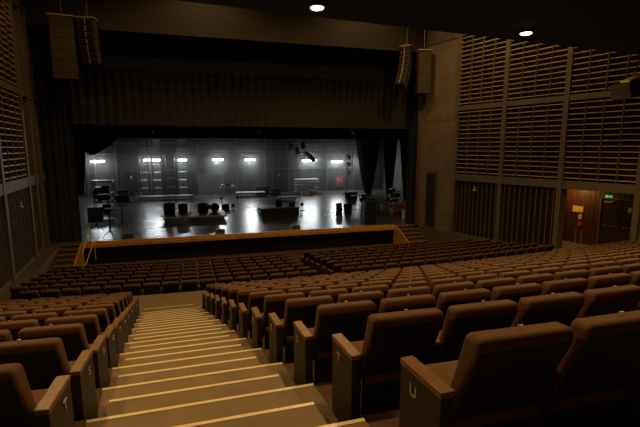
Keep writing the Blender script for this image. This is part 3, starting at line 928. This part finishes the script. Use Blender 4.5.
MB().poly([(-0.17, -0.16, 0), (0.17, -0.16, 0), (0.17, 0.16, 0), (-0.17, 0.16, 0)], (0, 0, 0.58), bev=0.02).build('body', M['cream'], root)
MB().b2(-0.19, 0.19, -0.18, 0.18, 0.58, 0.63, bev=0.01).build('lid', M['cream'], root)
root = empty('cluttered_cart', (16.6, 33.0, S), R(8), 'metal cart loaded with orange and black boxes, stage right', 'cart')
for sx in (-1, 1):
    for sy in (-1, 1):
        MB().bar((sx * 0.6, sy * 0.3, 0), (sx * 0.6, sy * 0.3, 1.1), 0.02).build('upright', M['metal'], root)
for z in (0.15, 0.6, 1.05):
    MB().b2(-0.62, 0.62, -0.32, 0.32, z, z + 0.03).build('shelf', M['metal'], root)
for x, z, w_, mt in ((-0.3, 0.63, 0.4, 'orange'), (0.25, 0.63, 0.4, 'case'), (0.0, 0.18, 0.7, 'orange'), (-0.2, 1.08, 0.4, 'white')):
    MB().b2(x - w_ / 2, x + w_ / 2, -0.2, 0.2, z, z + 0.28, bev=0.01).build('box', M[mt], root)
# orange items beside the stacked platforms
for x, y, z, h, lab in ((10.9, 41.6, 0, 0.42, 'small orange box before the stacked platform decks, left'), (11.5, 41.4, 0, 0.55, 'small orange box before the stacked platform decks, right')):
    crate(x, y, S + z, 0.5, 0.4, h, lab)
root = empty('prop_table', (3.6, 44.6, S), 0, 'cluttered prop table under the tube lights at back', 'table')
MB().b2(-0.8, 0.8, -0.4, 0.4, 0.72, 0.77).build('top', M['metal'], root)
for sx in (-1, 1):
    for sy in (-1, 1):
        MB().bar((sx * 0.7, sy * 0.32, 0), (sx * 0.7, sy * 0.32, 0.72), 0.02).build('leg', M['metal'], root)
for x, y, h, w_, mt, lab in ((3.1, 44.5, 0.25, 0.35, 'orange', 'orange box on the prop table'), (3.6, 44.6, 0.4, 0.4, 'case', 'black box on the prop table'), (4.1, 44.5, 0.2, 0.35, 'white', 'white box on the prop table')):
    root = empty('prop_box', (x, y, S + 0.77), 0, lab, 'box')
    MB().b2(-w_ / 2, w_ / 2, -0.15, 0.15, 0, h, bev=0.01).build('body', M[mt], root)
    MB().b2(-w_ / 2 - 0.01, w_ / 2 + 0.01, -0.16, 0.16, h, h + 0.03).build('lid', M[mt], root)
flight_case(8.1, 42.6, S, 1.0, 0.7, 0.75, 'black case before the stage door behind centre stage')
flight_case(-7.9, 42.5, S, 0.9, 0.7, 1.1, 'tall black case in the rear left corner of the stage')
flight_case(14.0, 36.5, S, 0.9, 0.6, 0.8, 'black case left of the lighting tree')
platform(8.4, 38.2, S, 1.6, 0.8, 0.35, 'small pale platform in the middle rear of the stage', top='paleboard')
music_stand(14.2, 33.0, 1.1, 'black music stand behind the low bench', R(10))
music_stand(15.6, 31.9, 1.2, 'black music stand right of the low bench', R(-20))
flight_case(7.0, 43.8, S, 1.4, 0.8, 0.9, 'grey-edged case at the back between platforms')
# tall ladder-like vertical lighting stand at right (u ~ 352)
root = empty('lighting_tree', (14.9, 40.0, S), 0, 'tall lighting stand with pale lamps left of the leg curtains', 'stand')
MB().bar((0, 0, 0), (0, 0, 6.3), 0.05).build('pole', M['metal'], root)
for a in (30, 150, 270):
    MB().bar((0, 0, 0.5), (0.5 * math.cos(R(a)), 0.5 * math.sin(R(a)), 0.02), 0.025).build('leg', M['dmetal'], root)
for z, mt in ((6.1, 'metal'), (3.9, 'white'), (3.2, 'white'), (2.4, 'white')):
    MB().bar((-0.05, -0.1, z), (0.05, -0.45, z - 0.05), 0.17, 12).build('lamp_head', M[mt], root)
# black rope lying in an arc on the floor
cu = MB(); prev = None
for i in range(19):
    t = i / 18
    x = 12.76 + 0.5 * math.sin(t * math.pi) + 0.06 * t
    y = 27.75 - 3.2 * t
    p = (x, y, S + 0.02)
    if prev: cu.bar(prev, p, 0.02, 6)
    prev = p
tag(cu.build('floor_cable', M['case']), 'black cable lying in an arc before the orange crates', 'cable')

# ------------------------------------------------------------------ flown line arrays
def line_array(x, y, z_top, n, w_, bh, curve, rz, label, d_=0.55):
    root = empty('line_array', (x, y, z_top), rz, label, 'loudspeaker', 'flown loudspeaker columns beside the stage')
    ang = 0.0
    p = Vector((0, 0, 0))
    MB().box((0, 0, 0.06), (w_ + 0.1, d_, 0.06)).build('flying_frame', M['brass'], root)
    MB().bar((0, 0.1, 0.09), (0, 0.1, 8.98 - z_top), 0.02, 6).bar((0, -0.15, 0.09), (0, 0.1, 0.9), 0.012, 6).build('chain', M['metal'], root)
    for i in range(n):
        c = p + Vector((0, math.sin(ang) * bh / 2, -math.cos(ang) * bh / 2))
        b = MB().box(c, (w_, d_, bh * 0.94), rx=ang, bev=0.012)
        e = b.build('cabinet', M['array'], root)
        f = Vector((0, -math.cos(ang), -math.sin(ang)))
        g = MB().box(c + f * (d_ / 2 + 0.01), (w_ * 0.9, 0.03, bh * 0.62), rx=ang)
        g.build('grille', M['slatback'], e)
        s2 = MB()
        s2.box(c + f * (d_ / 2 + 0.03), (0.04, 0.02, bh * 0.8), rx=ang)
        s2.build('rigging_bar', M['brass'], e)
        p = p + Vector((0, math.sin(ang) * bh, -math.cos(ang) * bh))
        ang += curve
    return root
line_array(-4.25, 22.9, 5.80, 7, 0.70, 0.27, R(3.0), R(-8), 'short flown line array, right of the two at left')
line_array(12.05, 22.9, 5.65, 9, 0.55, 0.27, R(-4.5), R(-50), 'curved flown line array at the right of stage')
root = empty('column_speaker', (-5.28, 22.9, 3.12), R(4), 'flat brown column loudspeaker hung at the far left', 'loudspeaker')
MB().b2(-0.48, 0.48, -0.3, 0.3, 0, 2.68, bev=0.015).build('cabinet', M['array'], root)
q = MB()
for i in range(5):
    q.b2(-0.49, 0.49, -0.31, 0.31, 0.5 * i + 0.28, 0.5 * i + 0.29)
q.build('joint_lines', M['slatback'], root)
MB().b2(-0.52, 0.52, -0.3, 0.3, 2.72, 2.78).build('flying_frame', M['brass'], root)
MB().bar((0, 0, 2.78), (0, 0, 5.86), 0.02, 6).build('chain', M['metal'], root)
root = empty('column_speaker', (13.1, 22.75, 3.1), R(-15), 'brown subwoofer column hung beside the curved array at right', 'loudspeaker')
MB().b2(-0.36, 0.36, -0.3, 0.3, 0, 2.35, bev=0.015).build('cabinet', M['array'], root)
q = MB()
for i in range(4):
    q.b2(-0.37, 0.37, -0.31, 0.31, 0.58 * i + 0.57, 0.58 * i + 0.585)
q.build('joint_lines', M['slatback'], root)
MB().b2(-0.4, 0.4, -0.3, 0.3, 2.38, 2.43).build('flying_frame', M['brass'], root)
MB().bar((0, 0, 2.43), (0, 0, 5.88), 0.02, 6).build('chain', M['metal'], root)

# flown projector/lighting bracket at top right
root = empty('ceiling_bracket', (10.2, 7.6, 1.55), R(0), 'dark box on slanting rods hung from ceiling, far top right', 'projector')
MB().box((0, 0, 0), (1.7, 0.5, 0.34), ry=R(-21), bev=0.02).build('housing', M['panel'], root)
MB().box((-0.08, -0.12, 0.20), (1.6, 0.22, 0.04), ry=R(-21)).build('top_tray', M['slat'], root)
for x, z, x2 in ((-0.62, -0.1, -0.2), (0.0, 0.2, 0.2), (0.45, 0.4, 0.5)):
    MB().bar((x, -0.1, z), (x2, -0.1, 1.07), 0.014).build('rod', M['brass'], root)
# ------------------------------------------------------------------ ceiling downlights
def downlight(x, y, z, label, pw=1.0, ang=150):
    root = empty('downlight', (x, y, z), 0, label, 'ceiling light', 'round warm downlights in the dark ceiling')
    MB().bar((0, 0, -0.05), (0, 0, 0.0), 0.155, 24).build('rim', M['dmetal'], root)
    MB().sphere((0, 0, -0.05), 0.125, 1, 1, 0.3).build('lens', M['lamp'], root)
    ld = bpy.data.lights.new('downlight_lamp', 'SPOT')
    ld.energy = DOWN_W * pw; ld.color = WARM; ld.spot_size = R(ang); ld.spot_blend = 0.5; ld.shadow_soft_size = 0.15
    lo = bpy.data.objects.new('downlight_lamp', ld); C.objects.link(lo)
    lo.parent = root; lo.location = (0, 0, -0.16)
downlight(2.36, 8.0, 2.6, 'glowing round downlight at the middle top of the picture', 0.85)
downlight(7.36, 8.34, 2.6, 'glowing round downlight before the right louvre wall', 1.0)
for x, y, pw, t in ((-2.6, 7.6, 0.9, 'left of the middle one'), (-2.6, 3.6, 0.5, 'left over the rear rows'), (1.7, 2.0, 0.6, 'over the rear of the stepped aisle'), (7.3, 4.2, 0.9, 'right over the rear rows'), (12.4, 8.8, 0.9, 'over the far right rows')):
    downlight(x, y, 2.6, f'round warm downlight in the low ceiling, {t}', pw)
for x, y, pw, t in ((-3.0, 17.5, HI * 0.6, 'left, over the front rows'), (5.0, 17.0, HI, 'middle, over the front rows'), (12.0, 16.0, HI * 1.6, 'right, over the front rows'), (1.0, 20.5, HI * 0.8, 'left, before the stage'), (9.5, 20.5, HI * 0.8, 'right, before the stage')):
    downlight(x, y, 9.0, f'round warm downlight in the high ceiling, {t}', pw)
# lamp in the exit recess ceiling
root = empty('recess_light', PR(7.9, 1.2, -1.75), 0, 'small round lamp in the exit recess ceiling', 'ceiling light')
MB().bar((0, 0, -0.03), (0, 0, 0), 0.1, 16).build('rim', M['dmetal'], root)
MB().sphere((0, 0, -0.035), 0.07, 1, 1, 0.3).build('lens', M['lamp'], root)
ld = bpy.data.lights.new('recess_lamp', 'POINT'); ld.energy = 30; ld.color = (1.0, 0.5, 0.14); ld.shadow_soft_size = 0.06
lo = bpy.data.objects.new('recess_lamp', ld); C.objects.link(lo); lo.parent = root; lo.location = (0, 0, -0.14)
# ------------------------------------------------------------------ haze over the stage
hz = MB().b2(-9.5, 19.0, 39.5, 45.8, S + 0.02, 6.5)
mh = bpy.data.materials.new('stage_haze'); mh.use_nodes = True
nt = mh.node_tree
nt.nodes.remove(nt.nodes['Principled BSDF'])
vs = nt.nodes.new('ShaderNodeVolumeScatter')
vs.inputs['Density'].default_value = 0.010
vs.inputs['Anisotropy'].default_value = 0.75
vs.inputs['Color'].default_value = (1, 1, 1, 1)
nt.links.new(vs.outputs[0], nt.nodes['Material Output'].inputs['Volume'])
tag(hz.build('stage_haze', mh), 'thin white haze in the air over the stage', 'haze', kind='stuff')

# ------------------------------------------------------------------ chairs
def chair_meshes():
    d = {}
    b = MB()    # backrest: thick rounded cushion leaning back, wider at the top
    prof = [(0.006, 0.895), (0.108, 0.888), (0.17, 0.66), (0.245, 0.44), (0.23, 0.38), (0.19, 0.38), (0.105, 0.62), (0.008, 0.82)]
    b.poly([(-0.262, y, z) for y, z in prof], (0.524, 0, 0), bev=0.028, seg=4)
    for v in b.bm.verts:
        v.co.x *= 0.95
    for v in b.bm.verts:
        k = 1.0 if v.co.z > 0.8 else 1.0 + 0.05 * (0.8 - v.co.z) / 0.44
        v.co.x *= k
        if v.co.z > 0.86:
            e = max(0, abs(v.co.x) - 0.19) / 0.062
            v.co.z -= 0.022 * e * e
    d['backrest'] = b.mesh('backrest', M['fabric'], True)
    b = MB()    # hard back shell
    b.poly([(-0.232, 0.03, 0.84), (-0.232, 0.045, 0.79), (-0.238, 0.125, 0.62), (-0.238, 0.205, 0.38), (-0.238, 0.215, 0.12), (-0.238, 0.19, 0.12), (-0.238, 0.18, 0.38), (-0.238, 0.095, 0.62), (-0.238, 0.010, 0.81), (-0.238, 0.010, 0.85)], (0.476, 0, 0), bev=0.003, seg=1)
    d['back_shell'] = b.mesh('back_shell', M['backpan'])
    b = MB()
    b.poly([(-0.235, 0.16, 0.36), (-0.235, 0.14, 0.44), (-0.235, 0.56, 0.475), (-0.235, 0.62, 0.45), (-0.235, 0.61, 0.39), (-0.235, 0.54, 0.36)], (0.47, 0, 0), bev=0.02, seg=2)
    d['seat'] = b.mesh('seat', M['fabric'], True)
    b = MB(); b.b2(-0.035, 0.035, 0.15, 0.48, 0.575, 0.605, bev=0.008)
    d['armrest'] = b.mesh('armrest', M['wood'])
    b = MB(); b.b2(-0.022, 0.022, 0.16, 0.42, 0.0, 0.575)
    d['arm_support'] = b.mesh('arm_support', M['panel'])
    b = MB(); b.b2(-0.034, 0.034, 0.115, 0.455, 0.0, 0.575, bev=0.004)
    d['end_panel'] = b.mesh('end_panel', M['panel'])
    b = MB(); b.b2(-0.038, 0.038, 0.11, 0.46, 0.575, 0.607, bev=0.006)
    d['end_cap'] = b.mesh('end_cap', M['wood'])
    b = MB(); b.box((0, 0.06, 0.902), (0.024, 0.012, 0.005), bev=0.0012)
    d['number_plate'] = b.mesh('number_plate', M['brass'])
    return d
CM = chair_meshes()
letters = 'UTSRQPONMLKJ'
LM = {}
for ch in letters + 'HGFEDCBA':
    me = text_mesh(ch, 0.09)
    me.materials.append(M['letter'])
    LM[ch] = me

def child(name, me, parent, loc=(0, 0, 0), rot=(0, 0, 0)):
    o = bpy.data.objects.new(name, me)
    C.objects.link(o); o.parent = parent; o.location = loc; o.rotation_euler = rot
    return o

def make_chair(end):     # end: 0 plain, -1 panel at its left, +1 panel at its right
    t = bpy.data.objects.new('theatre_chair', None)
    t.empty_display_size = 0.1
    C.objects.link(t)
    t['category'] = 'chair'
    bk = child('backrest', CM['backrest'], t)
    child('number_plate', CM['number_plate'], bk)
    child('back_shell', CM['back_shell'], t)
    child('seat', CM['seat'], t)
    side = -1 if end != 1 else 1
    if end:
        p = child('end_panel', CM['end_panel'], t, (side * 0.30, 0, 0), (0, 0, R(5.0) if end == -1 else R(1)))
        c = child('armrest', CM['end_cap'], t, (side * 0.30, 0, 0), (0, 0, R(5.0) if end == -1 else R(1)))
    else:
        child('armrest', CM['armrest'], t, (-0.28, 0, 0))
        child('arm_support', CM['arm_support'], t, (-0.28, 0, 0))
    return t
protos = {0: make_chair(0), -1: make_chair(-1), 1: make_chair(1)}
used = {0: False, -1: False, 1: False}
ORD = ['first', 'second', 'third', 'fourth', 'fifth', 'sixth', 'seventh', 'eighth', 'ninth', 'tenth', 'eleventh', 'twelfth', 'thirteenth', 'fourteenth', 'fifteenth', 'sixteenth', 'seventeenth', 'eighteenth', 'nineteenth', 'twentieth', 'twenty-first', 'twenty-second', 'twenty-third', 'twenty-fourth', 'twenty-fifth', 'twenty-sixth', 'twenty-seventh', 'twenty-eighth', 'twenty-ninth', 'thirtieth']
# visibility: project the chair's top with the camera
ci = Matrix.Rotation(R(16.8), 3, 'Z')
def pix(x, y, z):
    v = ci @ Vector((x, y, z))
    p = R(8.72)
    d = v.y * math.cos(p) - v.z * math.sin(p)
    up = v.y * math.sin(p) + v.z * math.cos(p)
    if d < 0.2:
        return None
    return (320 + 427 * v.x / d, 213.5 - 427 * up / d, d)
seats = []       # (depth, end, x, y, z, yaw, label, group, letter)
def add(end, x, yf, z, label, group, letter):
    y = yf(x)
    q = pix(x, y + 0.05, z + 0.9)
    if q is None or q[0] < -45 - 60 / q[2] or q[0] > 660 + 120 / q[2]:
        return
    q2 = pix(x, y, z + 0.93)
    if q2[1] > 427 + 20:
        return
    seats.append((q[2], end, x, y, z, math.atan((x - 3.5) / 70.0), label, group, letter))
P_ = 0.572
for k in range(-1, NR):
    n = NR - 1 - k
    L = letters[k] if k >= 0 else 'V'
    row = f'{ORD[n]} row above cross aisle'
    yf = (lambda k: (lambda x: rowY(k, x)))(k)
    y = rowY(k, 0)
    # right block
    x0 = aR(y + 0.4) + 0.0
    for i in range(40):
        x = x0 + 0.355 + P_ * i
        if x > wallR(y + 0.8) - 0.45:
            break
        lab = f'brown padded chair, {ORD[i]} right of the stepped aisle, {row}' if i < 30 else ''
        add(-1 if i == 0 else 0, x, yf, rowZ(k), lab, 'brown chairs in the right rear block', L)
    x0 = aL(y + 0.4)
    yl = (lambda k: (lambda x: rowY(k, x) - 0.13))(k)
    for i in range(12):
        x = x0 - 0.338 - P_ * i
        if x < wallL(y) + 0.4:
            break
        add(1 if i == 0 else 0, x, yl, rowZ(k), f'brown padded chair, {ORD[i]} left of the stepped aisle, {row}', 'brown chairs in the left rear block', L)
fseats = []
for k in range(NF):
    L = 'GFEDCBA'[k]
    yf = (lambda k: (lambda x: frontY(k, x)))(k)
    row = f'{ORD[k]} row below cross aisle'
    for i in range(17):
        x = 3.80 - P_ * i
        if x < -5.75 or (x < wallL(14 + k) + 0.72):
            break
        add(1 if i == 0 else 0, x, yf, frontZ(k), f'brown padded chair, {ORD[i]} left of the narrow front aisle, {row}', 'brown chairs in the left front block', L)
    for i in range(19):
        x = 5.25 + P_ * i
        if x > wallR(14.3 + RP * k) - 0.65 or (k > 5 and x > 12.0):
            break
        add(-1 if i == 0 else 0, x, yf, frontZ(k), f'brown padded chair, {ORD[i]} right of the narrow front aisle, {row}', 'brown chairs in the right front block', L)
seats.sort(key=lambda s_: s_[0])
near, far = seats[:300], seats[300:]
print('CHAIRS', len(seats), len(near), len(far))
for (dd, end, x, y, z, yaw, lab, grp, L) in near:
    if not used[end]:
        t = protos[end]; used[end] = True
        clone = False
    else:
        t = None
    src = protos[end]
    if t is None:
        t = bpy.data.objects.new('theatre_chair', None); C.objects.link(t); t['category'] = 'chair'
        for ch in list(src.children):
            if ch.name.startswith('row_letter'):
                continue
            c = ch.copy(); C.objects.link(c); c.parent = t
            for g in ch.children:
                if g.name.startswith('row_letter'):
                    continue
                g2 = g.copy(); C.objects.link(g2); g2.parent = c
    t.location = (x, y, z)
    t.rotation_euler = (0, 0, yaw)
    t['label'] = lab
    t['group'] = grp
    if end and L in LM:
        p = [c for c in t.children if c.name.startswith('end_panel')][0]
        if end == -1:
            child('row_letter', LM[L], p, (-0.036, 0.33, 0.49), (R(90), 0, R(-90)))
        else:
            child('row_letter', LM[L], p, (0.036, 0.33, 0.49), (R(90), 0, R(90)))
# the remaining far chairs as one object
if far:
    bm = bmesh.new()
    mats = []
    for key in ('backrest', 'back_shell', 'seat', 'armrest', 'arm_support', 'end_panel', 'end_cap', 'number_plate'):
        mm = CM[key].materials[0]
        if mm not in mats: mats.append(mm)
    for (dd, end, x, y, z, yaw, lab, grp, L) in far:
        T = Matrix.Translation((x, y, z)) @ Matrix.Rotation(yaw, 4, 'Z')
        parts = [('backrest', 0), ('back_shell', 0), ('seat', 0), ('number_plate', 0)]
        parts += [('end_panel', 0.30 * end), ('end_cap', 0.30 * end)] if end else [('armrest', -0.28), ('arm_support', -0.28)]
        for key, dx in parts:
            me = CM[key]
            tmp = me.copy()
            tmp.transform(T @ Matrix.Translation((dx, 0, 0)))
            n0 = len(bm.faces)
            bm.from_mesh(tmp)
            bm.faces.ensure_lookup_table()
            mi = mats.index(me.materials[0])
            for f in bm.faces[n0:]:
                f.material_index = mi
            bpy.data.meshes.remove(tmp)
    me = bpy.data.meshes.new('distant_theatre_chairs')
    bm.to_mesh(me); bm.free()
    for mm in mats: me.materials.append(mm)
    o = bpy.data.objects.new('distant_theatre_chairs', me); C.objects.link(o)
    tag(o, 'many small brown padded chairs in the front rows nearest the stage', 'chairs', kind='stuff')
